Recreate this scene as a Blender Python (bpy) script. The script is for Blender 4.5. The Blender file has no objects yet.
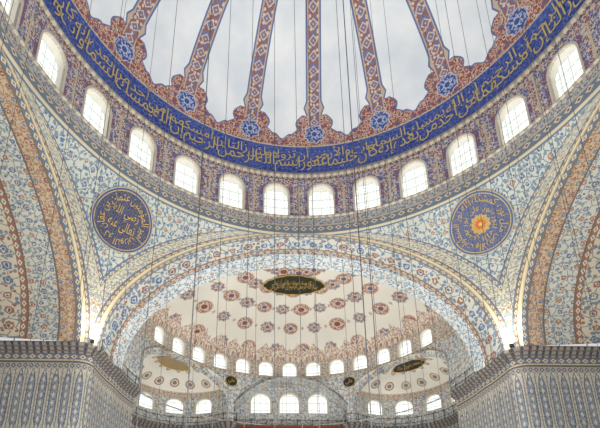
import bpy, math, unicodedata, random, mathutils
from math import sin, cos, pi, radians, sqrt, atan2, hypot
S=11.75; ZC=1.6
scn=bpy.context.scene
COL=scn.collection
def P(x,y,z): return (x*S,y*S,z*S+ZC)
def lin(c):
    o=[]
    for v in c:
        v=v/255.0
        o.append(v/12.92 if v<=0.04045 else ((v+0.055)/1.055)**2.4)
    return (o[0],o[1],o[2],1.0)
# ---------------------------------------------------------------- node builder
class NB:
    def __init__(s,name,rough=0.6):
        s.m=bpy.data.materials.new(name); s.m.use_nodes=True
        s.nt=s.m.node_tree; s.nt.nodes.clear()
        s.out=s.nt.nodes.new('ShaderNodeOutputMaterial')
        s.rough=rough
    def n(s,t): return s.nt.nodes.new(t)
    def l(s,a,b): s.nt.links.new(a,b)
    def put(s,sock,v):
        if isinstance(v,bpy.types.NodeSocket): s.l(v,sock)
        else: sock.default_value=v
    def math(s,op,a,b=0.0,c=None,clamp=False):
        n=s.n('ShaderNodeMath'); n.operation=op; n.use_clamp=clamp
        s.put(n.inputs[0],a); s.put(n.inputs[1],b)
        if c is not None: s.put(n.inputs[2],c)
        return n.outputs[0]
    def add(s,a,b): return s.math('ADD',a,b)
    def sub(s,a,b): return s.math('SUBTRACT',a,b)
    def mul(s,a,b): return s.math('MULTIPLY',a,b)
    def div(s,a,b): return s.math('DIVIDE',a,b)
    def lt(s,a,b): return s.math('LESS_THAN',a,b)
    def gt(s,a,b): return s.math('GREATER_THAN',a,b)
    def absn(s,a): return s.math('ABSOLUTE',a)
    def frac(s,a): return s.math('FRACT',a)
    def mix(s,f,a,b):
        n=s.n('ShaderNodeMix'); n.data_type='RGBA'
        s.put(n.inputs[0],f); s.put(n.inputs[6],a); s.put(n.inputs[7],b)
        return n.outputs[2]
    def sep(s,v):
        n=s.n('ShaderNodeSeparateXYZ'); s.l(v,n.inputs[0]); return n.outputs
    def comb(s,x,y,z=0.0):
        n=s.n('ShaderNodeCombineXYZ'); s.put(n.inputs[0],x); s.put(n.inputs[1],y); s.put(n.inputs[2],z); return n.outputs[0]
    def uv(s,layer='UVMap'):
        n=s.n('ShaderNodeUVMap'); n.uv_map=layer; return n.outputs[0]
    def obj(s):
        return s.n('ShaderNodeTexCoord').outputs['Object']
    def vor(s,vec,scale,feat='F1',rand=1.0,metric='EUCLIDEAN'):
        n=s.n('ShaderNodeTexVoronoi'); n.voronoi_dimensions='2D'; n.feature=feat
        if feat!='DISTANCE_TO_EDGE': n.distance=metric
        s.l(vec,n.inputs['Vector']); n.inputs['Scale'].default_value=scale
        n.inputs['Randomness'].default_value=rand
        return n
    def noise(s,vec,scale,detail=2.0):
        n=s.n('ShaderNodeTexNoise'); s.l(vec,n.inputs['Vector']); n.inputs['Scale'].default_value=scale; n.inputs['Detail'].default_value=detail
        return n
    def distort(s,vec,scale,amt):
        nz=s.noise(vec,scale,1.0)
        a=s.n('ShaderNodeVectorMath'); a.operation='SUBTRACT'; s.l(nz.outputs['Color'],a.inputs[0]); a.inputs[1].default_value=(.5,.5,.5)
        b=s.n('ShaderNodeVectorMath'); b.operation='SCALE'; s.l(a.outputs[0],b.inputs[0]); b.inputs['Scale'].default_value=amt
        c=s.n('ShaderNodeVectorMath'); c.operation='ADD'; s.l(vec,c.inputs[0]); s.l(b.outputs[0],c.inputs[1])
        return c.outputs[0]
    def floral(s,vec,size,bg,vine,flower,core,leaf,rand=.35,fs=.30,ls=.36,alt=None):
        sc=1.0/size
        v=s.distort(vec,sc*1.2,size*.30)
        e=s.vor(v,sc*1.7,'DISTANCE_TO_EDGE',.8)
        col=s.mix(s.lt(e.outputs['Distance'],.055),bg,vine)
        l=s.vor(v,sc*3.4,'F1',.85)
        lc=s.sep(l.outputs['Color'])[0]
        lm=s.mul(s.lt(l.outputs['Distance'],ls),s.gt(lc,.45))
        col=s.mix(lm,col,leaf)
        lm2=s.mul(s.lt(l.outputs['Distance'],ls*.8),s.lt(lc,.16))
        col=s.mix(lm2,col,flower)
        f=s.vor(vec,sc,'F1',rand)
        fc=s.sep(f.outputs['Color'])
        pet=s.vor(vec,sc*4.3,'F1',.6)
        d=s.add(f.outputs['Distance'],s.mul(pet.outputs['Distance'],.16))
        d=s.add(d,s.mul(fc[1],.10))
        fl=flower if alt is None else s.mix(s.gt(fc[0],.5),flower,alt)
        col=s.mix(s.lt(d,fs+.08),col,bg)
        col=s.mix(s.lt(d,fs),col,fl)
        col=s.mix(s.lt(d,fs*.66),col,bg)
        col=s.mix(s.lt(d,fs*.50),col,core)
        return col
    def bands(s,coord,base,lst):
        col=base
        for a,b,c in lst:
            m=s.mul(s.gt(coord,a),s.lt(coord,b))
            col=s.mix(m,col,c)
        return col
    def chain(s,u,v,v0,v1,per,bg,fg,dot):
        h=(v1-v0)
        fu=s.sub(s.frac(s.div(u,per)),.5)
        fv=s.div(s.sub(v,(v0+v1)/2),h)
        d=s.add(s.absn(fu),s.absn(fv))
        c=s.mix(s.lt(d,.42),bg,fg)
        return s.mix(s.lt(d,.18),c,dot)
    def finish(s,col,rough=None,spec=.3,weather=True,lo=.86,hi=1.06):
        b=s.n('ShaderNodeBsdfPrincipled')
        if weather:
            nz=s.noise(s.obj(),.35,4.0)
            r=s.n('ShaderNodeMapRange'); s.l(nz.outputs['Fac'],r.inputs[0]); r.inputs[1].default_value=.3; r.inputs[2].default_value=.7
            r.inputs[3].default_value=lo; r.inputs[4].default_value=hi
            m=s.n('ShaderNodeVectorMath'); m.operation='SCALE'
            s.put(m.inputs[0],col if isinstance(col,bpy.types.NodeSocket) else col[:3]); s.l(r.outputs[0],m.inputs['Scale'])
            col=m.outputs[0]
        s.put(b.inputs['Base Color'],col)
        b.inputs['Roughness'].default_value=s.rough if rough is None else rough
        b.inputs['Specular IOR Level'].default_value=spec
        s.l(b.outputs[0],s.out.inputs[0])
        return s.m
C=lin
def plain(name,c,rough=.6,metal=0.0):
    b=NB(name); nz=b.noise(b.obj(),3.0,3.0)
    c2=tuple(v*.8 for v in c[:3])+(1,)
    col=b.mix(nz.outputs['Fac'],c,c2)
    m=b.finish(col,rough,weather=False)
    for n in b.nt.nodes:
        if n.type=='BSDF_PRINCIPLED': n.inputs['Metallic'].default_value=metal
    return m
# ---------------------------------------------------------------- mesh helpers
def mkobj(name,verts,faces,mat,uvs=None,uv2=None,smooth=False,parent=None,mats=None,midx=None):
    me=bpy.data.meshes.new(name); me.from_pydata(verts,[],faces); me.update()
    if uvs is not None:
        L=me.uv_layers.new(name='UVMap')
        for lp in me.loops: L.data[lp.index].uv=uvs[lp.vertex_index]
    if uv2 is not None:
        L=me.uv_layers.new(name='Edge')
        for lp in me.loops: L.data[lp.index].uv=uv2[lp.vertex_index]
    if mats:
        for m in mats: me.materials.append(m)
        for p,i in zip(me.polygons,midx): p.material_index=i
    else: me.materials.append(mat)
    if smooth:
        for p in me.polygons: p.use_smooth=True
    o=bpy.data.objects.new(name,me); COL.objects.link(o)
    if parent: o.parent=parent
    return o
def struct(o,label,cat):
    o['kind']='structure'; o['label']=label; o['category']=cat; return o
def thing(o,label,cat,group=None):
    o['label']=label; o['category']=cat
    if group: o['group']=group
    return o
def grid(fn,nu,nv):
    vs=[];uv=[];u2=[]
    for j in range(nv+1):
        for i in range(nu+1):
            p,t,t2=fn(i/nu,j/nv); vs.append(p); uv.append(t); u2.append(t2)
    fs=[(j*(nu+1)+i,j*(nu+1)+i+1,(j+1)*(nu+1)+i+1,(j+1)*(nu+1)+i) for j in range(nv) for i in range(nu)]
    return vs,fs,uv,u2
NW=[0]
def arch_h(ds,hw,rise):
    t=min(1,abs(ds)/hw)
    return rise*(1-t**2.1)**.5 if t<1 else 0
def arcade(name,mapf,s0,s1,z0,z1,ops,depth,mat,label,cat,smat=None,windows=True,ns=10,step=.6,pane_d=.75,fw=.16,winlabel=''):
    ss=set([s0,s1]); k=int((s1-s0)/step)+1
    for i in range(k+1): ss.add(s0+(s1-s0)*i/k)
    def inside(s):
        for o in ops:
            if o[0]-o[1]+1e-6<s<o[0]+o[1]-1e-6: return o
    ss=set(s for s in ss if not inside(s))
    for o in ops:
        for i in range(2*ns+1): ss.add(o[0]+o[1]*sin(pi/2*(i-ns)/ns))
    ss=sorted(ss); q=[ss[0]]
    for s in ss[1:]:
        if s-q[-1]>1e-4: q.append(s)
    ss=q
    vs=[];uv=[];fs=[];mi=[]
    def V(s,z,d=0):
        vs.append(mapf(s,z,d)); uv.append((s,z)); return len(vs)-1
    for a,b in zip(ss,ss[1:]):
        o=inside((a+b)/2)
        if not o:
            fs.append((V(a,z0),V(b,z0),V(b,z1),V(a,z1))); mi.append(0)
        else:
            c,hw,sl,sp,ri=o
            ha=sp+arch_h(a-c,hw,ri); hb=sp+arch_h(b-c,hw,ri)
            fs.append((V(a,z0),V(b,z0),V(b,sl),V(a,sl))); mi.append(0)
            fs.append((V(a,ha),V(b,hb),V(b,z1),V(a,z1))); mi.append(0)
            fs.append((V(a,ha),V(a,ha,depth),V(b,hb,depth),V(b,hb))); mi.append(1)
            fs.append((V(a,sl),V(a,sl,depth),V(b,sl,depth),V(b,sl))); mi.append(1)
    for c,hw,sl,sp,ri in ops:
        for sg in (-1,1):
            s=c+sg*hw
            fs.append((V(s,sl),V(s,sp),V(s,sp,depth),V(s,sl,depth))); mi.append(1)
    w=mkobj(name,vs,fs,None,uv,mats=[mat,smat or mat],midx=mi)
    struct(w,label,cat)
    if windows:
        for c,hw,sl,sp,ri in ops:
            NW[0]+=1
            vs=[];uv=[];fs=[]
            d=depth*pane_d
            n=10
            for i in range(n+1):
                s=c+hw*sin(pi/2*(2*i-n)/n)
                vs.append(mapf(s,sl,d)); uv.append((s-c,0))
                h=sp+arch_h(s-c,hw,ri)
                vs.append(mapf(s,h,d)); uv.append((s-c,h-sl))
            for i in range(n): fs.append((2*i,2*i+2,2*i+3,2*i+1))
            wo=mkobj('window_%d'%NW[0],vs,fs,GLASS,uv)
            struct(wo,winlabel or 'arched daylit window with pierced plaster lattice panes','window')
            fv=[];ff=[];fuv=[]
            pts=[(c-hw,sl),(c-hw,sp)]
            for i in range(1,12):
                a=pi-pi*i/12; s=c+hw*cos(a); pts.append((s,sp+arch_h(s-c,hw,ri)))
            pts+=[(c+hw,sp),(c+hw,sl)]
            t=hw*fw
            for (s,z) in pts:
                if z<=sp+1e-6: os_=s+(t if s>c else -t); oz=z
                else:
                    L=hypot(s-c,z-sp) or 1; os_=s+(s-c)/L*t; oz=z+(z-sp)/L*t
                for (qs,qz,qd) in ((s,z,depth*.2),(s,z,-.03),(os_,oz,-.03),(os_,oz,0.0)):
                    fv.append(mapf(qs,qz,qd)); fuv.append((s+z,qd))
            for i in range(len(pts)-1):
                for j in range(3):
                    ff.append((i*4+j,(i+1)*4+j,(i+1)*4+j+1,i*4+j+1))
            mkobj('window_frame',fv,ff,FRAME,fuv,parent=wo)
    return w
navy=C((54,70,126)); red=C((142,66,52))
# ---------------------------------------------------------------- materials
def glass():
    b=NB('window_daylight'); u,v,_=b.sep(b.uv())
    h=b.vor(b.comb(u,v),4.4,'F1',0.0)
    m=b.mul(b.gt(h.outputs['Distance'],.49),.75)
    bar=b.lt(b.absn(b.sub(b.frac(b.div(v,.62)),.5)),.06)
    bar2=b.lt(b.absn(b.sub(b.frac(b.add(b.div(u,.5),.5)),.5)),.055)
    m=b.math('MAXIMUM',m,b.math('MAXIMUM',bar,bar2))
    col=b.mix(m,C((255,254,247)),C((184,192,186)))
    e=b.n('ShaderNodeEmission'); b.put(e.inputs[0],col); e.inputs[1].default_value=1.42
    b.l(e.outputs[0],b.out.inputs[0]); return b.m
GLASS=glass()
FRAME=plain('pale_window_frame',C((210,200,184)),.6)
REVEAL=plain('whitewashed_reveal',C((236,232,220)),.7)
def drum_mat():
    b=NB('drum_tile'); uvv=b.uv(); u,v,_=b.sep(uvv)
    f=b.floral(uvv,.48,C((208,194,178)),C((132,88,82)),C((150,74,60)),navy,C((86,104,160)),.2,.34,.42,alt=C((76,94,156)))
    f2=b.floral(uvv,.44,C((94,108,158)),C((182,178,180)),C((206,196,182)),red,C((154,82,68)),.1,.33,.4,alt=C((162,88,72)))
    fu=b.absn(b.sub(b.frac(b.div(u,2*pi*S/28)),.5))
    d=b.mix(b.lt(fu,.37),f,f2)
    d=b.mix(b.gt(fu,.480),d,C((200,184,156)))
    d=b.mix(b.gt(v,1.875*S),d,f)
    col=b.bands(v,d,[(0,1.632*S,b.chain(u,v,1.60*S,1.632*S,.5,C((118,130,142)),C((210,202,182)),red)),
        (1.632*S,1.640*S,C((192,180,150))),
        (1.640*S,1.70*S,b.floral(uvv,.42,C((190,190,182)),C((116,134,150)),C((96,116,158)),red,C((150,116,102)),.1,.32,.4)),
        (1.920*S,1.94*S,b.chain(u,v,1.920*S,1.94*S,.32,C((116,80,84)),C((208,200,182)),navy)),
        (1.94*S,1.96*S,C((160,148,124)))])
    return b.finish(col)
DRUM=drum_mat()
ZD=1.945; HD=.72
NR=18; TH0=5.0
def dome_mat():
    b=NB('main_dome_painting'); x,y,z=b.sep(b.obj())
    th=b.math('ARCTAN2',x,y); rho=b.math('SQRT',b.add(b.mul(x,x),b.mul(y,y)))
    q=b.div(b.sub(th,radians(TH0)),2*pi/NR)
    fu=b.sub(b.frac(b.add(b.add(q,.5),20.0)),.5)
    dx=b.mul(fu,b.mul(rho,2*pi/NR))
    adx=b.absn(dx)
    h=b.sub(z,ZD*S+ZC)
    t=b.math('ARCSINE',b.math('MINIMUM',b.div(h,HD*S),1.0))
    al=b.mul(t,S*.85)
    thm=b.mul(th,S)
    vec=b.comb(thm,al)
    nz=b.noise(b.obj(),.45,5.0)
    mr=b.n('ShaderNodeMapRange'); b.l(nz.outputs['Fac'],mr.inputs[0]); mr.inputs[1].default_value=.35; mr.inputs[2].default_value=.68
    pan=b.mix(mr.outputs[0],C((244,247,247)),C((222,230,236)))
    ribv=b.comb(dx,al)
    per=.70
    fa=b.sub(b.frac(b.div(al,per)),.5)
    dr=b.add(b.mul(b.absn(fa),per),adx)
    fine=b.vor(ribv,5.2,'F1',.75)
    rb=b.mix(b.lt(fine.outputs['Distance'],.40),C((156,104,92)),C((214,200,184)))
    rb=b.mix(b.mul(b.lt(fine.outputs['Distance'],.42),b.gt(b.sep(fine.outputs['Color'])[0],.60)),rb,C((114,124,164)))
    rib=b.mix(b.lt(dr,.27),rb,C((212,202,190)))
    rib=b.mix(b.lt(dr,.20),rib,C((118,128,164)))
    rib=b.mix(b.lt(dr,.12),rib,C((168,112,96)))
    rib=b.mix(b.lt(dr,.05),rib,C((212,204,194)))
    wrib=b.add(.26,b.mul(b.div(rho,S),.13))
    rib=b.mix(b.gt(adx,b.sub(wrib,.06)),rib,C((198,180,158)))
    red_f=b.floral(vec,.50,C((150,88,78)),C((206,188,172)),C((210,198,184)),navy,C((194,162,146)),.25,.31,.41,alt=C((98,112,162)))
    up=b.sub(al,2.55)
    lob=b.mul(b.absn(b.math('SINE',b.mul(up,3.6))),.26)
    e=b.mul(b.math('POWER',2.718,b.mul(b.math('MAXIMUM',up,-.4),-.80)),1.10)
    cut=b.lt(up,1.75)
    tip=b.mul(b.math('MAXIMUM',b.sub(1.0,b.div(b.absn(b.sub(up,2.15)),.40)),0.0),.16)
    foot=b.add(b.add(wrib,b.mul(b.add(e,lob),cut)),tip)
    footm=b.lt(adx,foot)
    scal=b.add(2.72,b.mul(b.math('POWER',b.absn(b.math('SINE',b.mul(thm,3.06))),1.6),.34))
    lowm=b.lt(al,scal)
    lowe=b.lt(al,b.add(scal,.09))
    edge=b.math('MAXIMUM',b.lt(adx,b.add(foot,.09)),lowe)
    col=b.mix(edge,pan,C((108,120,162)))
    fm=b.math('MAXIMUM',footm,lowm)
    col=b.mix(fm,col,b.mix(cut,rib,red_f))
    col=b.mix(b.mul(b.lt(adx,wrib),b.gt(up,1.15)),col,rib)
    dm=b.math('SQRT',b.add(b.mul(dx,dx),b.math('POWER',b.sub(al,3.12),2.0)))
    ang=b.math('ARCTAN2',dx,b.sub(al,3.12))
    star=b.add(dm,b.mul(b.math('SINE',b.mul(ang,8.0)),.05))
    sprig=b.vor(ribv,6.5,'F1',.8)
    col=b.mix(b.lt(star,.60),col,C((204,192,182)))
    col=b.mix(b.lt(star,.54),col,b.mix(b.lt(sprig.outputs['Distance'],.34),C((70,86,150)),C((166,178,206))))
    col=b.mix(b.lt(star,.24),col,C((184,192,210)))
    col=b.mix(b.lt(dm,.15),col,C((70,88,150)))
    band=b.mix(mr.outputs[0],C((50,70,146)),C((66,86,160)))
    vv=b.distort(vec,2.0,.3)
    tw=b.vor(vv,3.2,'DISTANCE_TO_EDGE',.9)
    band=b.mix(b.lt(tw.outputs['Distance'],.06),band,C((94,110,168)))
    lf=b.vor(vv,4.5,'F1',.9)
    band=b.mix(b.lt(lf.outputs['Distance'],.20),band,C((110,122,160)))
    col=b.bands(al,col,[(-1,.20,b.chain(thm,al,0.0,.20,.36,C((120,76,74)),C((200,190,170)),navy)),
       (.20,.26,C((190,180,156))),(.26,2.26,band),(2.26,2.33,C((200,190,168)))])
    return b.finish(col,spec=.2,lo=.96,hi=1.03)
DOME=dome_mat()
def pend_mat():
    b=NB('pendentive_tile'); uvv=b.uv(); u,v,_=b.sep(uvv); e,w,_=b.sep(b.uv('Edge'))
    f=b.floral(uvv,.60,C((196,198,186)),C((116,134,146)),C((94,118,152)),C((158,112,90)),C((124,142,152)),.55,.30,.39,alt=C((158,122,102)))
    ivec=b.comb(w,e)
    f2=b.floral(ivec,.46,C((204,196,172)),C((124,136,138)),C((102,124,150)),C((162,112,88)),C((148,154,146)),.1,.32,.4,alt=C((162,120,98)))
    ch=b.chain(w,e,.92,1.12,.44,C((108,122,138)),C((206,196,168)),C((156,104,80)))
    ch2=b.chain(w,e,.12,.28,.42,C((128,110,94)),C((210,196,164)),C((90,106,136)))
    col=b.bands(e,f,[(-1,.12,C((212,198,162))),(.12,.28,ch2),(.28,.34,C((96,110,128))),(.34,.86,f2),(.86,.92,C((198,184,150))),(.92,1.12,ch),(1.12,1.17,C((96,110,128)))])
    tz=b.sub(1.593*S*1.1,v)
    col=b.bands(tz,col,[(-1,.12,C((202,190,160))),(.12,.18,C((100,114,130)))])
    return b.finish(col)
PEND=pend_mat()
def soffit_mat(name,kind):
    b=NB(name); uvv=b.uv(); u,v,_=b.sep(uvv)
    ch=lambda a,c_,bg,fg,dt,p=.40: (a,c_,b.chain(u,v,a,c_,p,bg,fg,dt))
    bl=C((104,118,136)); bg=C((208,198,172)); tr=C((148,106,88))
    if kind==0:
        big=b.floral(uvv,.95,C((200,198,186)),C((122,138,148)),C((148,106,88)),C((82,102,144)),C((112,134,154)),.10,.35,.40,alt=C((90,112,152)))
        sm=b.floral(uvv,.80,C((206,208,202)),C((132,150,162)),C((102,126,158)),C((156,118,96)),C((142,158,168)),.25,.29,.36,alt=C((156,120,100)))
        lst=[(-1,.14,C((208,194,160))),ch(.14,.32,bl,bg,tr),(.32,.38,C((138,116,94))),(.38,1.40,big),(1.40,1.46,C((138,116,94))),ch(1.46,1.64,tr,bg,bl),(1.64,9,sm)]
        base=sm
    else:
        olive=kind==2
        c1=C((202,192,168))
        big=b.floral(uvv,.78,c1,C((130,134,130)),C((150,104,84)),C((86,102,136)),C((118,130,142)),.3,.35,.40,alt=C((102,118,144)))
        rd=b.floral(uvv,.46,C((190,170,142)),C((150,112,90)),C((142,92,74)),C((86,98,128)),C((160,128,104)),.2,.35,.40,alt=C((108,118,138)))
        bf=b.floral(uvv,.56,C((198,194,178)),C((122,134,140)),C((98,118,146)),C((150,108,88)),C((134,146,150)),.3,.33,.4,alt=C((152,110,90)))
        orr=b.floral(uvv,.52,C((188,156,126)) if not olive else C((178,166,112)),C((148,106,84)),C((200,186,158)),C((88,100,130)),C((148,100,80)),.2,.35,.40,alt=C((106,116,138)))
        lst=[(-1,.14,C((212,196,156))),ch(.14,.36,bl,bg,tr),(.36,.44,C((126,108,88))),(.44,1.05,rd),(1.05,1.13,C((110,100,92))),
             (1.13,2.35,bf),(2.35,2.43,C((118,102,88))),ch(2.43,2.68,tr,bg,bl),(2.68,4.1,big),(4.1,4.2,C((108,96,86))),ch(4.2,4.44,bl,bg,tr),(4.44,30,orr)]
        base=big
    return b.finish(b.bands(v,base,lst))
SOFN=soffit_mat('arch_soffit_tile',0); SOFW=soffit_mat('wide_arch_soffit_tile',1); SOFE=soffit_mat('olive_arch_soffit_tile',2)
YD=1.151; RS=.865
def semi_mat():
    b=NB('semidome_painting'); x,y,z=b.sep(b.obj())
    y=b.sub(y,YD*S)
    az=b.math('ARCTAN2',x,y); rho=b.math('SQRT',b.add(b.mul(x,x),b.mul(y,y)))
    rn=b.div(rho,RS*S)
    vec=b.comb(b.mul(az,RS*S),rho)
    NRW=5.4; K=14.0/pi
    rv=b.add(b.mul(rn,NRW),.30); ri=b.math('FLOOR',rv)
    odd=b.math('MODULO',ri,2.0)
    st=b.mul(odd,.5)
    cell=b.math('FLOOR',b.add(b.add(b.mul(az,K),st),20.5))
    cu=b.sub(b.frac(b.add(b.add(b.mul(az,K),st),20.5)),.5)
    dx=b.mul(cu,b.div(rho,K)); dy=b.mul(b.sub(b.frac(rv),.5),RS*S/NRW)
    cid=b.math('MODULO',b.add(cell,ri),2.0)
    c3=b.div(b.math('MODULO',b.add(b.mul(cell,2.0),ri),3.0),2.0)
    ang=b.math('ARCTAN2',dx,dy)
    d=b.math('SQRT',b.add(b.mul(dx,dx),b.mul(dy,dy)))
    pt=b.vor(b.comb(dx,dy),5.0,'F1',.7)
    ds=b.add(d,b.mul(b.math('SINE',b.mul(ang,b.add(12.0,b.mul(cid,-4.0)))),b.add(.015,b.mul(cid,.03))))
    ds=b.add(ds,b.add(b.mul(cid,.08),b.mul(c3,.06)))
    ds=b.sub(ds,.03)
    nz=b.noise(b.obj(),.5,3.0)
    pan=b.mix(nz.outputs['Fac'],C((238,232,218)),C((224,218,204)))
    col=b.mix(b.lt(ds,.60),pan,C((206,190,172)))
    main=b.mix(cid,C((164,112,94)),C((134,120,132)))
    col=b.mix(b.lt(ds,.52),col,main)
    col=b.mix(b.mul(b.lt(ds,.46),b.lt(pt.outputs['Distance'],.36)),col,C((212,196,180)))
    col=b.mix(b.lt(ds,.28),col,C((212,198,182)))
    col=b.mix(b.lt(ds,.20),col,b.mix(c3,C((142,82,66)),C((94,100,134))))
    cu2=b.sub(b.frac(b.add(b.add(b.mul(az,K),st),20.0)),.5)
    ddx=b.mul(cu2,b.div(rho,K))
    d2=b.add(b.absn(ddx),b.mul(b.absn(dy),.6))
    col=b.mix(b.mul(b.lt(d2,.12),b.gt(rn,.35)),col,C((190,170,154)))
    lace=b.floral(vec,.46,C((222,210,192)),C((166,128,112)),C((156,104,88)),C((98,112,142)),C((186,152,134)),.1,.30,.36)
    tf=b.absn(b.sub(b.frac(b.mul(az,K*1.7)),.5))
    tooth=b.mul(b.math('POWER',b.mul(tf,2.0),.55),.070)
    col=b.mix(b.gt(rn,b.add(.900,tooth)),col,lace)
    tooth2=b.mul(b.absn(b.sub(b.frac(b.mul(az,K*1)),.5)),.06)
    col=b.mix(b.lt(rn,b.add(.06,tooth2)),col,lace)
    return b.finish(col,lo=.92,hi=1.04)
SEMI=semi_mat()
def tile_mat(name,bg,vine,fl,core,leaf,size=.5,alt=None):
    b=NB(name); uvv=b.uv()
    return b.finish(b.floral(uvv,size,bg,vine,fl,core,leaf,.2,.3,.38,alt=alt))
SDRUM=tile_mat('semidome_drum_tile',C((210,200,184)),C((160,136,122)),C((152,112,96)),C((94,110,142)),C((150,154,160)),.50)
LOWER=tile_mat('exedra_arcade_tile',C((212,211,202)),C((140,152,162)),C((112,132,156)),C((162,126,106)),C((162,168,174)),.72,alt=C((166,130,108)))
def exed_mat():
    b=NB('exedra_plaster'); uvv=b.uv(); u,v,_=b.sep(uvv)
    f=b.vor(uvv,.70,'F1',.1)
    nz=b.noise(b.obj(),1.2,3)
    col=b.mix(nz.outputs['Fac'],C((248,243,230)),C((234,228,214)))
    dd=f.outputs['Distance']
    fc=b.sep(f.outputs['Color'])[0]
    col=b.mix(b.lt(dd,.30),col,b.mix(b.gt(fc,.5),C((172,132,112)),C((184,162,118))))
    col=b.mix(b.lt(dd,.22),col,C((222,208,188)))
    col=b.mix(b.lt(dd,.13),col,C((134,124,140)))
    rim=b.floral(uvv,.42,C((212,202,184)),C((156,122,104)),C((150,100,82)),C((92,108,140)),C((178,152,110)),.1,.32,.38)
    col=b.mix(b.lt(v,.65),col,rim)
    return b.finish(col)
EXED=exed_mat()
def wall_mat():
    b=NB('lower_wall_tile'); uvv=b.uv(); u,v,_=b.sep(uvv)
    zt=.882*S
    dn=b.sub(zt,v)
    per=.56
    fu=b.sub(b.frac(b.div(u,per)),.5)
    au=b.absn(fu)
    light=b.floral(uvv,.28,C((204,198,182)),C((156,156,150)),C((152,136,118)),C((106,116,138)),C((172,170,160)),.3,.3,.36)
    dark=b.floral(uvv,.24,C((124,134,148)),C((166,166,160)),C((88,102,132)),C((174,154,132)),C((162,164,160)),.4,.3,.36)
    seg=3.1
    fd=b.frac(b.div(b.sub(dn,.95),seg))
    head=b.mul(b.math('POWER',b.math('MINIMUM',b.mul(fd,5.0),1.0),.6),.27)
    tail=b.math('MINIMUM',b.mul(b.sub(1.0,fd),5.0),1.0)
    ht=b.mul(head,tail)
    col=b.mix(b.lt(au,b.add(ht,.06)),light,C((76,86,108)))
    bead=b.lt(b.add(b.mul(b.absn(b.sub(b.frac(b.div(dn,.40)),.5)),.8),b.mul(au,2.4)),.32)
    lanc=b.lt(au,ht)
    col=b.mix(lanc,col,dark)
    col=b.mix(b.mul(lanc,bead),col,C((204,194,170)))
    col=b.mix(b.gt(au,.455),col,C((138,130,120)))
    fr=b.chain(u,dn,.05,.36,.40,C((106,112,124)),C((204,192,168)),C((144,98,80)))
    col=b.bands(dn,col,[(-1,.05,C((108,102,96))),(.05,.36,fr),(.36,.43,C((198,184,152))),(.43,.53,C((96,94,94))),(.53,.85,b.chain(u,dn,.53,.85,.28,C((172,164,150)),C((90,100,122)),C((204,190,162))))])
    return b.finish(col)
WALL=wall_mat()
def cornice_mat():
    b=NB('muqarnas_cornice'); u,v,_=b.sep(b.uv())
    m=b.lt(b.absn(b.sub(b.frac(b.div(u,.34)),.5)),.30)
    col=b.mix(m,C((76,73,74)),C((144,138,132)))
    col=b.mix(b.lt(b.absn(b.sub(b.frac(b.div(v,.26)),.5)),.12),col,C((114,102,92)))
    return b.finish(col)
CORN=cornice_mat()
def ringm():
    b=NB('patterned_ring_moulding'); u,v,_=b.sep(b.uv())
    m=b.lt(b.absn(b.sub(b.frac(b.div(u,.40)),.5)),.26)
    return b.finish(b.mix(m,C((166,158,144)),C((206,196,172))))
RINGM=ringm()
METAL=plain('dark_iron',C((54,52,50)),.5,.6)
GOLD=plain('gilded_lettering',C((204,182,116)),.5)
GOLD2=plain('muted_gilding',C((208,174,98)),.5)
DKG=plain('dark_green_ground',C((50,50,34)),.5)
CABLE=plain('steel_cable',C((92,92,94)),.6)
# ---------------------------------------------------------------- main dome
def f_dome(i,j):
    t=pi/2*j*.995; th=2*pi*i
    r=cos(t)
    return P(r*sin(th),r*cos(th),ZD+HD*sin(t)),(i,j),(0,0)
v,f,u,_=grid(f_dome,144,48)
struct(mkobj('ceiling',v,f,DOME,u,smooth=True),'great central dome painted with ribs, white panels and blue inscription band','dome')
def cylmap(r,cy=0.0):
    def m(s,z,d):
        a=s/(r*S); R=r*S+d
        return (R*sin(a),cy*S+R*cos(a),z+ZC)
    return m
A=2*pi/28
ops=[]
for k in range(-8,8):
    ops.append(((k+.5)*A*S,.060*S,1.694*S,1.825*S,.060*S))
arcade('wall_drum',cylmap(1.0),-8*A*S,8*A*S,1.59*S,1.955*S,ops,.055*S,DRUM,'cylindrical dome drum clad in red and blue tile','drum wall',smat=REVEAL,fw=.13)
arcade('wall_drum_south',cylmap(1.0),8*A*S,20*A*S,1.59*S,1.955*S,[],.075*S,DRUM,'rear stretch of tiled dome drum','drum wall',smat=REVEAL,windows=False)
def ring(name,prof,mat,label):
    n=168
    def fn(i,j):
        k=j*(len(prof)-1); r,z=prof[int(round(k))]; th=2*pi*i
        return P(r*sin(th),r*cos(th),z),(th*S,j*1.0),(0,0)
    v,f,u,_=grid(fn,n,len(prof)-1)
    return struct(mkobj(name,v,f,mat,u),label,'cornice')
ring('trim_1',[(1.0,1.680),(.991,1.683),(.991,1.689),(1.0,1.692)],RINGM,'thin patterned moulding ring below the dome windows')
ring('trim_2',[(1.0,1.934),(.990,1.938),(.990,1.947),(1.0,1.951)],RINGM,'slim moulding ring at the foot of the dome')
# ---------------------------------------------------------------- pendentives
ZS=.925;AA=.885;BB=.668
def yf(s): return 1-.07*s*s
def pend(sign,name):
    def fn(i,j):
        w=pi/2*j; s=cos(w); x=AA*s; y=yf(s); z=ZS+BB*sin(w)
        ra=hypot(x,y); ta=atan2(x,y); th=ta+(pi/2-2*ta)*i
        e=min(i,1-i)*(pi/2-2*ta)*ra*S*.85
        return P(sign*ra*sin(th),ra*cos(th),z),(sign*th*S*1.05,z*S*1.1),(e,(w*1.0)*S*.8)
    v,f,u,u2=grid(fn,64,64)
    return struct(mkobj(name,v,f,PEND,u,u2,smooth=True),'curved triangular pendentive covered in blue floral tile','pendentive')
pend(-1,'ceiling_pendentive_west'); pend(1,'ceiling_pendentive_east')
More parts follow.
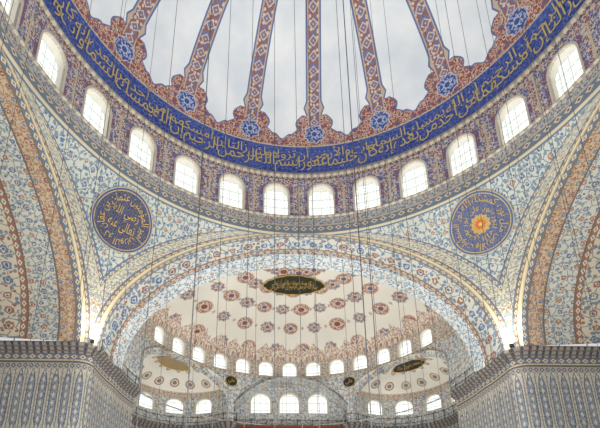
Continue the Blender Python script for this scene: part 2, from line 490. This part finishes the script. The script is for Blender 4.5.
# ---------------------------------------------------------------- great arches
def arch_obj(name,curves,rot,mat,label):
    nc=len(curves)-1; N=96
    pts=[]
    for (a,b,yb,t,ww) in curves:
        row=[]
        for i in range(N+1):
            w=pi*i/N; s=-cos(w); x=a*s; z=ZS+b*sin(w); y=yf(s)*(1-t)+yb*t
            row.append((x,y,z))
        pts.append(row)
    vs=[];uv=[];fs=[]
    for j,row in enumerate(pts):
        vv=curves[j][4]; ul=0
        for i,p in enumerate(row):
            if i: ul+=math.dist(pts[0][i],pts[0][i-1])*S
            vs.append(P(*p)); uv.append((ul,vv))
    for j in range(nc):
        for i in range(N):
            fs.append((j*(N+1)+i,j*(N+1)+i+1,(j+1)*(N+1)+i+1,(j+1)*(N+1)+i))
    o=mkobj(name,vs,fs,mat,uv)
    o.rotation_euler=(0,0,rot)
    return struct(o,label,'arch')
def subdiv(c0,c1,n):
    return [tuple(c0[k]+(c1[k]-c0[k])*i/n for k in range(5)) for i in range(n+1)]
cn=[(.885,.668,1.0,0,0.0),(.878,.659,1.0,0,.16)]+subdiv((.878,.659,1.09,0.0,.16),(.864,.628,1.09,1.0,1.66),5)[1:]+[(.855,.614,1.091,1.0,1.80)]+subdiv((.855,.614,1.091,1.0,1.80),(.832,.574,1.148,1.0,3.2),3)[1:]+[(.95,.80,1.150,1.0,4.0)]
arch_obj('ceiling_arch_north',cn,0,SOFN,'broad tiled great arch framing the half dome')
cw=[(.885,.668,1.0,0,0.0),(.872,.658,1.0,0,.16)]+subdiv((.872,.658,1.6,0.0,.16),(.80,.62,1.6,1.0,7.2),8)[1:]
arch_obj('ceiling_arch_west',cw,pi/2,SOFW,'deep side arch with bands of rose and blue floral tile')
arch_obj('ceiling_arch_east',cw,-pi/2,SOFE,'deep side arch with bands of olive, rose and blue floral tile')
# ---------------------------------------------------------------- semi dome
ZB=1.378; HB=.232
def f_semi(i,j):
    t=pi/2*j; az=-pi/2+pi*i; r=RS*cos(t)
    return P(r*sin(az),YD+r*cos(az),ZB+HB*sin(t)),(i,j),(0,0)
v,f,u,_=grid(f_semi,90,30)
struct(mkobj('ceiling_half_dome',v,f,SEMI,u,smooth=True),'cream half dome painted with rows of rose and blue medallions','half dome')
al=radians(10.45)
ops=[(k*al*RS*S,.047*S,1.272*S,1.332*S,.040*S) for k in range(-6,7)]
arcade('wall_half_dome_drum',cylmap(RS,YD),-pi/2*RS*S,pi/2*RS*S,1.242*S,ZB*S,ops,.03*S,SDRUM,'low curved wall of windows under the half dome','drum wall',smat=REVEAL)
def arcstrip(name,r,cy,a0,a1,prof,mat,label,n=60):
    def fn(i,j):
        dr,z=prof[int(round(j*(len(prof)-1)))]; a=a0+(a1-a0)*i
        return P((r+dr)*sin(a),cy+(r+dr)*cos(a),z),(a*r*S,j*.6),(0,0)
    v,f,u,_=grid(fn,n,len(prof)-1)
    return struct(mkobj(name,v,f,mat,u),label,'cornice')
arcstrip('trim_3',RS,YD,-pi/2,pi/2,[(0,1.248),(-.010,1.251),(-.010,1.257),(0,1.260)],RINGM,'thin moulding below the half dome windows')
AZE=50
ops=[(radians(c)*RS*S,radians(h)*RS*S,.93*S,1.03*S,rr*S) for c,h,rr in ((0,24.6,.195),(-AZE,22.5,.208),(AZE,22.5,.208))]
arcade('wall_exedra_arcade',cylmap(RS,YD),-pi/2*RS*S,pi/2*RS*S,.925*S,1.250*S,ops,.02*S,LOWER,'tiled wall pierced by three wide arches','arcade wall',smat=LOWER,windows=False)
RE=.335; ZE=1.118; HE=.135
for sg,nm in ((-1,'west'),(1,'east')):
    a0=radians(AZE)*sg; cx=RS*sin(a0)*.985; cy=YD+RS*cos(a0)*.985
    def em(s,z,d,cx=cx,cy=cy,a0=a0):
        a=s/(RE*S)+a0; R=RE*S+d
        return (cx*S+R*sin(a),cy*S+R*cos(a),z+ZC)
    ops=[(radians(k*33)*RE*S,.055*S,1.008*S,1.062*S,.046*S) for k in (-2,-1,0,1,2)]
    arcade('wall_exedra_%s'%nm,em,-pi*.56*RE*S,pi*.56*RE*S,.925*S,ZE*S,ops,.03*S,LOWER,'curved apse wall with small arched windows','apse wall',smat=REVEAL)
    def fe(i,j,cx=cx,cy=cy,a0=a0):
        t=pi/2*j; a=a0-pi*.56+pi*1.12*i; r=RE*cos(t)
        return P(cx+r*sin(a),cy+r*cos(a),ZE+HE*sin(t)),((a)*RE*S,j*4),(0,0)
    v,f,u,_=grid(fe,48,16)
    struct(mkobj('ceiling_exedra_%s'%nm,v,f,EXED,u,smooth=True),'small cream plastered half dome with painted rosettes','half dome')
YB=.93
def pm(s,z,d): return (s,(YD+YB)*S+d,z+ZC)
ops=[(k*.192*S,.064*S,1.035*S,1.118*S,.058*S) for k in (-1,0,1)]
arcade('wall_mihrab_bay',pm,-.40*S,.40*S,.90*S,1.30*S,ops,.04*S,LOWER,'flat tiled bay wall with three tall windows','bay wall',smat=REVEAL)
def fb(i,j):
    x=-.36+.72*i
    return P(x,YD+.775+.16*j,1.232-.19*abs(x/.36)**2.2),(x*S,j*1.9),(0,0)
v,f,u,_=grid(fb,30,4)
struct(mkobj('ceiling_bay_vault',v,f,LOWER,u),'shallow tiled vault over the window bay','vault')
# ---------------------------------------------------------------- cornice path and lower walls
def north_path():
    p=[(-.885,.93),(-.884,.96),(-.882,1.02),(-.878,1.09),(-.868,1.14)]
    q=[]
    for k in range(-88,89,2):
        a=radians(k); d=abs(abs(k)-AZE)
        if abs(k)<=25: continue
        r=RS
        if d<23.5:
            dd=radians(d); disc=RE*RE-(RS*.985*sin(dd))**2
            if disc>0: r=max(RS,RS*.985*cos(dd)+sqrt(disc))
        q.append((r*sin(a),YD+r*cos(a)))
    left=[t for t in q if t[0]<0]; right=[t for t in q if t[0]>0]
    return p+left+[(-.355,YD+.80),(-.355,YD+YB-.005),(.355,YD+YB-.005),(.355,YD+.80)]+right+[(-a,b) for a,b in reversed(p)]
NP=north_path()
WP=[(-1.75,.885),(-1.5,.885),(-1.2,.885),(-.960,.885),(-.932,.887),(-.908,.895),(-.893,.909),(-.885,.93)]
EP=[(-a,b) for a,b in reversed(WP)]
def sweep(name,path,prof,mat,label,cat,u0=0):
    n=len(path); nrm=[]
    for i in range(n):
        a=path[max(0,i-1)]; b=path[min(n-1,i+1)]
        dx,dy=b[0]-a[0],b[1]-a[1]; L=hypot(dx,dy) or 1
        nrm.append((dy/L,-dx/L))
    vs=[];uv=[];fs=[];ul=u0
    for i,(p,nn) in enumerate(zip(path,nrm)):
        if i: ul+=hypot(p[0]-path[i-1][0],p[1]-path[i-1][1])*S
        vl=0
        for k,(o,z) in enumerate(prof):
            if k: vl+=hypot(o-prof[k-1][0],z-prof[k-1][1])*S
            vs.append(P(p[0]+nn[0]*o,p[1]+nn[1]*o,z)); uv.append((ul,z*S if cat=='wall' else vl))
    m=len(prof)
    for i in range(n-1):
        for k in range(m-1): fs.append((i*m+k,(i+1)*m+k,(i+1)*m+k+1,i*m+k+1))
    return struct(mkobj(name,vs,fs,mat,uv),label,cat)
CP=[(0,.880),(.006,.885),(.006,.893),(.014,.898),(.014,.905),(.025,.912),(.025,.922),(.0,.925),(-.06,.925)]
k=4
for path,nm,lb in ((WP,'west','pier'),(NP,'north','apse'),(EP,'east','pier')):
    sweep('trim_%d'%k,path,CP,CORN,'grey stalactite cornice running round the %s'%lb,'cornice'); k+=1
    sweep('wall_%s'%nm,path,[(0,-.136),(0,.3),(0,.882)],WALL,'%s wall faced in columns of patterned tile'%lb,'wall')
for sg,nm in ((-1,'west'),(1,'east')):
    v=[P(sg*1.6,-1.0,-.136),P(sg*1.6,1.0,-.136),P(sg*1.6,1.0,1.6),P(sg*1.6,-1.0,1.6)]
    struct(mkobj('wall_side_%s'%nm,v,[(0,1,2,3)],LOWER,[(0,0),(2*S,0),(2*S,1.7*S),(0,1.7*S)]),'outer side wall of patterned tile','wall')
# ---------------------------------------------------------------- text
NONJOIN=set('اأإآدذرزوةىؤء')
def shape(txt):
    nm={ch:unicodedata.name(ch) for ch in set(txt) if ch!=' '}
    out=[];i=0;n=len(txt)
    prevj=False
    while i<n:
        ch=txt[i]
        if ch==' ': out.append(' '); prevj=False; i+=1; continue
        if ch=='ل' and i+1<n and txt[i+1] in 'اأإآ':
            base={'ا':'ALEF','أ':'ALEF WITH HAMZA ABOVE','إ':'ALEF WITH HAMZA BELOW','آ':'ALEF WITH MADDA ABOVE'}[txt[i+1]]
            out.append(unicodedata.lookup('ARABIC LIGATURE LAM WITH %s %s FORM'%(base,'FINAL' if prevj else 'ISOLATED')))
            prevj=False; i+=2; continue
        nxt=txt[i+1] if i+1<n else ' '
        nj=(nxt!=' ' and nxt!='ء') and ch not in NONJOIN
        form='MEDIAL' if prevj and nj else 'FINAL' if prevj else 'INITIAL' if nj else 'ISOLATED'
        try: out.append(unicodedata.lookup(nm[ch]+' '+form+' FORM'))
        except KeyError: out.append(ch)
        prevj=nj; i+=1
    return ''.join(reversed(out))
def textmesh(txt,size=1.0,thin=0.0):
    cu=bpy.data.curves.new('t','FONT'); cu.body=txt; cu.size=size; cu.resolution_u=3
    if thin: cu.offset=thin
    o=bpy.data.objects.new('t',cu); COL.objects.link(o)
    bpy.context.view_layer.update()
    dg=bpy.context.evaluated_depsgraph_get()
    me=bpy.data.meshes.new_from_object(o.evaluated_get(dg))
    vs=[tuple(v.co) for v in me.vertices]; fs=[tuple(p.vertices) for p in me.polygons]
    bpy.data.objects.remove(o)
    return vs,fs
def on_dome(th,alm,off=.05):
    t=alm/(S*.85); r=cos(t)
    p=P(r*sin(th),r*cos(th),ZD+HD*sin(t))
    L=hypot(p[0],p[1]); k=(L-off)/L
    return (p[0]*k,p[1]*k,p[2]-.01)
verse='بسم الله الرحمن الرحيم إن الله يمسك السماوات والأرض أن تزولا ولئن زالتا إن أمسكهما من أحد من بعده إنه كان حليما غفورا'.split()
full=verse*2
band=bpy.data.objects.new('inscription_band',None); COL.objects.link(band)
thing(band,'gilded arabic verse running round the blue dome band','inscription')
def bounds(vs):
    xs=[t[0] for t in vs]; ys=[t[1] for t in vs]; return min(xs),max(xs),min(ys),max(ys)
cache={}
def word(w):
    if w not in cache: cache[w]=textmesh(shape(w))
    return cache[w]
def lay(words,h0,hh,sx,gap,start,off):
    items=[(w,)+word(w) for w in words]
    tot=sum((bounds(v)[1]-bounds(v)[0])*sx+gap for _,v,_ in items)
    kx=(radians(356)*S)/tot
    pos=radians(start)*S
    for w,v,f in items:
        a,b_,c,d=bounds(v); wd=(b_-a)*sx*kx
        nv=[]
        base_lo,base_hi=-.25,.78
        for t in v:
            s=pos-wd+(t[0]-a)*sx*kx
            lift=.14*((t[0]-a)/(b_-a)-.5)
            yy=h0+lift+(max(-.35,min(.95,t[1]))-base_lo)/(base_hi-base_lo)*hh
            nv.append(on_dome(s/S,yy,off))
        mkobj('word',nv,f,GOLD,parent=band)
        pos-=wd+gap*kx
lay(full,.46,1.30,1.0,.02,178,.050)
lay(full[11:]+full[:11],1.16,.90,1.0,.10,170,.065)
# ---------------------------------------------------------------- pendentive roundels
def pend_pt(sign,th,z,off):
    q=min(1,max(0,(z-ZS)/BB)); s=sqrt(1-q*q); x=AA*s; y=yf(s); ra=hypot(x,y)-off
    return P(sign*ra*sin(th),ra*cos(th),z)
def roundel(sign,zc,rad,mat,rings,centre,tmat,label):
    def fn(i,j):
        a=2*pi*i; r=rad*j
        return pend_pt(sign,pi/4+r*sin(a)/1.1*1.0,zc+r*cos(a)*.80,.006),(r*S*sin(a)*sign,r*S*cos(a)),(0,0)
    v,f,u,_=grid(fn,48,10)
    o=mkobj('calligraphy_roundel',v,f,mat,u,smooth=True)
    thing(o,label,'roundel')
    for txt,r0,r1,ph in rings:
        vs,fs=textmesh(shape(txt)); a0,a1,b0,b1=bounds(vs)
        nv=[]
        for t in vs:
            a=ph-(t[0]-a0)/(a1-a0)*2*pi*.985; rr=r0+(r1-r0)*(t[1]-b0)/(b1-b0)
            nv.append(pend_pt(sign,pi/4+sign*rr*cos(a)/1.1,zc+rr*sin(a)*.8,.011))
        mkobj('lettering',nv,fs,tmat,parent=o)
    for txt,y0,hw,hh in centre:
        vs,fs=textmesh(shape(txt)); a0,a1,b0,b1=bounds(vs)
        nv=[]
        for t in vs:
            a=((t[0]-a0)/(a1-a0)-.5)*2*rad*hw; b_=rad*(y0+((t[1]-b0)/(b1-b0)-.5)*2*hh)
            nv.append(pend_pt(sign,pi/4+sign*a/1.1,zc+b_*.8,.012))
        mkobj('lettering',nv,fs,tmat,parent=o)
    return o
def roundel_mat(name,kind):
    b=NB(name); u,v,_=b.sep(b.uv())
    d=b.math('SQRT',b.add(b.mul(u,u),b.mul(v,v))); an=b.math('ARCTAN2',u,v)
    if kind==0:
        fl=b.floral(b.uv(),.22,C((48,60,112)),C((122,114,92)),C((130,120,88)),C((64,76,122)),C((112,108,92)),.5,.22,.30)
        col=b.mix(b.lt(d,1.42),C((120,110,80)),fl)
        col=b.mix(b.mul(b.gt(d,1.42),b.lt(d,1.47)),col,C((180,162,110)))
        col=b.mix(b.gt(d,1.47),col,C((62,80,138)))
    else:
        st=b.add(d,b.mul(b.math('SINE',b.mul(an,12.0)),.04))
        ring=b.floral(b.uv(),.22,C((66,86,144)),C((130,128,116)),C((150,138,106)),C((80,90,126)),C((124,124,116)),.6,.25,.32)
        mid=b.floral(b.uv(),.20,C((204,176,106)),C((156,116,74)),C((182,120,64)),C((110,106,110)),C((186,154,92)),.6,.3,.42)
        col=b.mix(b.lt(st,.48),ring,mid)
        col=b.mix(b.lt(st,.26),col,C((200,110,46)))
        col=b.mix(b.lt(d,.09),col,C((214,184,108)))
        col=b.mix(b.mul(b.gt(d,1.42),b.lt(d,1.47)),col,C((188,168,112)))
        col=b.mix(b.gt(d,1.47),col,C((76,96,146)))
    col=b.mix(b.gt(d,1.55),col,C((182,170,136)))
    return b.finish(col)
roundel(-1,1.458,.137,roundel_mat('blue_gold_roundel',0),[('عثمان بن عفان ذو النورين أمير المؤمنين',.072,.124,pi/2)],[('رضي الله',.20,.44,.20),('تعالى عنه',-.20,.44,.20)],GOLD2,'dark blue roundel filled with gold radiating calligraphy')
roundel(1,1.468,.137,roundel_mat('orange_star_roundel',1),[('الله نور السماوات والأرض مثل نوره كمشكاة',.080,.124,pi/2),('نور على نور يهدي الله لنوره',.044,.078,.3)],[],GOLD2,'blue roundel with gold calligraphy around small orange centre')
# ---------------------------------------------------------------- oval plaques
def ell_semi(x,yy,off):
    r2=(x*x+yy*yy)/(RS*RS); z=ZB+HB*sqrt(max(0,1-r2))-off
    return P(x,YD+yy,z)
def plaque(name,fn3,rx,ry,txt,label,cat='plaque',tmat=None,mat=None,ts=.8,lens=.4,scal=0.0):
    tmat=tmat or GOLD2; mat=mat or DKG
    def sh(a): return 1+scal*abs(sin(a*8))
    def sy(a): return sin(a)*abs(sin(a))**lens*sh(a)
    def fn(i,j):
        a=2*pi*i; return fn3(rx*j*cos(a)*sh(a),ry*j*sy(a),.006),(0,0),(0,0)
    v,f,u,_=grid(fn,96,6)
    o=mkobj(name,v,f,mat,u); thing(o,label,cat)
    def fr(i,j):
        a=2*pi*i; k=[1.0,1.0,.965,.965][int(round(j*3))]; of=[.004,.009,.009,.005][int(round(j*3))]
        return fn3(rx*k*cos(a)*sh(a),ry*k*sy(a),of),(0,0),(0,0)
    v,f,u,_=grid(fr,96,3); mkobj('rim',v,f,tmat,u,parent=o)
    for tx,yc,hs,sx in txt:
        vs,fs=textmesh(shape(tx)); a0,a1,b0,b1=bounds(vs)
        mkobj('lettering',[fn3(((t[0]-a0)/(a1-a0)-.5)*2*rx*sx,((t[1]-b0)/(b1-b0)-.5)*2*ry*hs+yc*ry,.009) for t in vs],fs,tmat,parent=o)
    return o
plaque('oval_plaque',lambda x,y,o:ell_semi(x,.285-y*1.0,o),.178,.082,[('إن الله يمسك السماوات والأرض أن تزولا',.28,.34,.64),('بسم الله الرحمن الرحيم إن الله على كل',-.20,.38,.76)],"dark green pointed oval plaque with gold calligraphy on half dome",scal=.05)
for sg,mt,lb,tx in ((-1,plain('tan_medallion',C((176,152,108))),'tan and gold rosette medallion on apse vault',[]),(1,DKG,'dark green oval plaque with gold lettering on apse vault',[('محمد رسول الله',0,.5,.7)])):
    a0=radians(AZE)*sg
    cx=RS*sin(a0)*.985; cy=YD+RS*cos(a0)*.985
    def fe3(x,y,o,cx=cx,cy=cy,a0=a0):
        fx,fy=sin(a0),cos(a0); rx_,ry_=cos(a0),-sin(a0)
        yy=.09-y
        r2=(x*x+yy*yy)/(RE*RE)
        return P(cx+rx_*x+fx*yy,cy+ry_*x+fy*yy,ZE+HE*sqrt(max(0,1-r2))-o)
    plaque('oval_plaque',fe3,.11,.06,tx,lb,tmat=GOLD2,mat=mt,scal=.05)
for sg in (-1,1):
    def fc(x,y,o,sg=sg):
        a=radians(26.2*sg)+x/RS; r=RS-o
        return P(r*sin(a),YD+r*cos(a),1.196+y)
    plaque('small_roundel',fc,.040,.034,[('علي',0,.6,.6)],'small dark round plaque with gold lettering between arches','roundel',lens=0)
def boxpanel():
    y0,y1=YD+.84,YD+.852
    za,zb=.862,.922
    v=[P(-.34,y1,za),P(.34,y1,za),P(.34,y1,zb),P(-.34,y1,zb),P(-.34,y0,za),P(.34,y0,za),P(.34,y0,zb),P(-.34,y0,zb)]
    f=[(0,3,2,1),(4,5,6,7),(0,1,5,4),(2,3,7,6),(0,4,7,3),(1,2,6,5)]
    o=mkobj('wooden_inscription_board',v,f,plain('red_brown_wood',C((136,70,48)),.5))
    thing(o,'long red-brown wooden board with dark lettered field','board')
    yf_=y0-.003
    v=[P(-.32,yf_,za+.008),P(.32,yf_,za+.008),P(.32,yf_,zb-.018),P(-.32,yf_,zb-.018)]
    mkobj('field',v,[(0,1,2,3)],plain('dark_field',C((60,54,46)),.5),parent=o)
boxpanel()
# ---------------------------------------------------------------- railings
def tube(p,q,r,n=6):
    a=mathutils.Vector(p); b_=mathutils.Vector(q); d=(b_-a).normalized()
    up=mathutils.Vector((0,0,1)) if abs(d.z)<.9 else mathutils.Vector((1,0,0))
    s=d.cross(up).normalized(); t=d.cross(s)
    vs=[];
    for c in (a,b_):
        for i in range(n):
            an=2*pi*i/n; vs.append(tuple(c+s*r*cos(an)+t*r*sin(an)))
    fs=[(i,(i+1)%n,n+(i+1)%n,n+i) for i in range(n)]+[tuple(range(n-1,-1,-1)),tuple(range(n,2*n))]
    return vs,fs
def railing(path,off,label):
    pts=[]
    n=len(path);
    for i in range(n-1):
        a,b_=path[i],path[i+1]; L=hypot(b_[0]-a[0],b_[1]-a[1]); dx,dy=(b_[0]-a[0])/L,(b_[1]-a[1])/L
        m=max(1,int(L/.09))
        for k in range(m):
            pts.append((a[0]+(b_[0]-a[0])*k/m+dy*off,a[1]+(b_[1]-a[1])*k/m-dx*off))
    e=bpy.data.objects.new('iron_railing',None); COL.objects.link(e); thing(e,label,'railing')
    for h in (.020,.055):
        V=[];F=[]
        for a,b_ in zip(pts,pts[1:]):
            v,f=tube(P(a[0],a[1],.924+h),P(b_[0],b_[1],.924+h),.018,5); k=len(V); V+=v; F+=[tuple(i+k for i in ff) for ff in f]
        mkobj('rail',V,F,METAL,parent=e)
    last=None
    for p in pts:
        if last and hypot(p[0]-last[0],p[1]-last[1])<.07: continue
        last=p
        v,f=tube(P(p[0],p[1],.923),P(p[0],p[1],.986),.022,5)
        mkobj('post',v,f,METAL,parent=e)
railing(WP[:4],.014,'black iron railing standing on the pier cornice')
railing(EP[4:],.014,'black iron railing standing on the pier cornice')
railing(NP[1:-1],.014,'black iron railing following the apse cornice')
LAMP=NB('lamp_glow'); e_=LAMP.n('ShaderNodeEmission'); e_.inputs[0].default_value=(1,.97,.92,1); e_.inputs[1].default_value=9; LAMP.l(e_.outputs[0],LAMP.out.inputs[0])
for sg in (-1,1):
    x,y=sg*.882,.880
    v,f=tube(P(x,y,.925),P(x,y,.940),.10,10)
    o=mkobj('floodlight',v,f,METAL); thing(o,'small bright floodlight standing on the cornice corner','lamp')
    vs=[];fs=[];n=12;rows=8
    for j in range(rows+1):
        t=pi*j/rows
        for i in range(n):
            a=2*pi*i/n; vs.append((x*S+.17*sin(t)*cos(a),y*S+.17*sin(t)*sin(a),(.972+.034*-cos(t))*S+ZC))
    for j in range(rows):
        for i in range(n): fs.append((j*n+i,j*n+(i+1)%n,(j+1)*n+(i+1)%n,(j+1)*n+i))
    mkobj('lamp_lens',vs,fs,LAMP.m,parent=o,smooth=True)
    l=bpy.data.lights.new('flood','POINT'); l.energy=160; l.color=(1,.96,.90); l.shadow_soft_size=.2
    lo=bpy.data.objects.new('floodlight_glow',l); lo.location=P(sg*.85,.86,1.0); COL.objects.link(lo)
# ---------------------------------------------------------------- hanging cables
def top_z(x,y):
    r=hypot(x,y)
    if r<.97: return ZD+HD*sqrt(1-r*r)
    return 1.6
def cable(x,y,zt,zb,r,label,grp):
    v,f=tube(P(x,y,zt),P(x,y,zb),r,5)
    o=mkobj('hanging_cable',v,f,CABLE); thing(o,label,'cable',grp)
random.seed(7)
NC=32
for i in range(NC):
    x=-.92+1.72*(i+.5)/NC+random.uniform(-.02,.02); y=random.choice([-.1,.0,.1,.18])
    if hypot(x,y)>.95: y=0.0; 
    cable(x,y,top_z(x,y),.1,.008,'thin steel lamp cable hanging from the dome','lamp cables')
for i in range(10):
    x=-.62+1.24*i/9; cable(x,1.02+.02*(i%2),ZS+.656*sqrt(1-(x/.874)**2)-.004,.1,.010,'thin steel lamp cable hanging from the great arch','lamp cables')
cable(.085,.12,top_z(.085,.12),.1,.018,'thick dark chandelier cable hanging from the dome','lamp cables')
# ---------------------------------------------------------------- light
w=bpy.data.worlds.new('World'); scn.world=w; w.use_nodes=True
bg=w.node_tree.nodes['Background']; bg.inputs[0].default_value=(.97,.98,1.0,1); bg.inputs[1].default_value=.68
def area(loc,rot,size,en,col=(1,.985,.96)):
    l=bpy.data.lights.new('lamp','AREA'); l.energy=en; l.size=size; l.color=col; l.shape='DISK'
    o=bpy.data.objects.new('ceiling_wash_light',l); o.location=loc; o.rotation_euler=rot; COL.objects.link(o); return o
area((0,0,3),(pi,0,0),12,3150)
area((0,13,5),(pi,0,0),9,640,(1,.97,.92))
# ---------------------------------------------------------------- camera
cam=bpy.data.cameras.new('camera'); co=bpy.data.objects.new('camera',cam); COL.objects.link(co)
cam.sensor_width=36; cam.lens=479.5/600*36; cam.shift_y=203/600; cam.shift_x=.042
co.location=(-.16*S,-.929*S,ZC); co.rotation_euler=(radians(90+18.5),0,radians(-1.2))
cam.clip_end=500
scn.camera=co
scn.view_settings.view_transform='Standard'
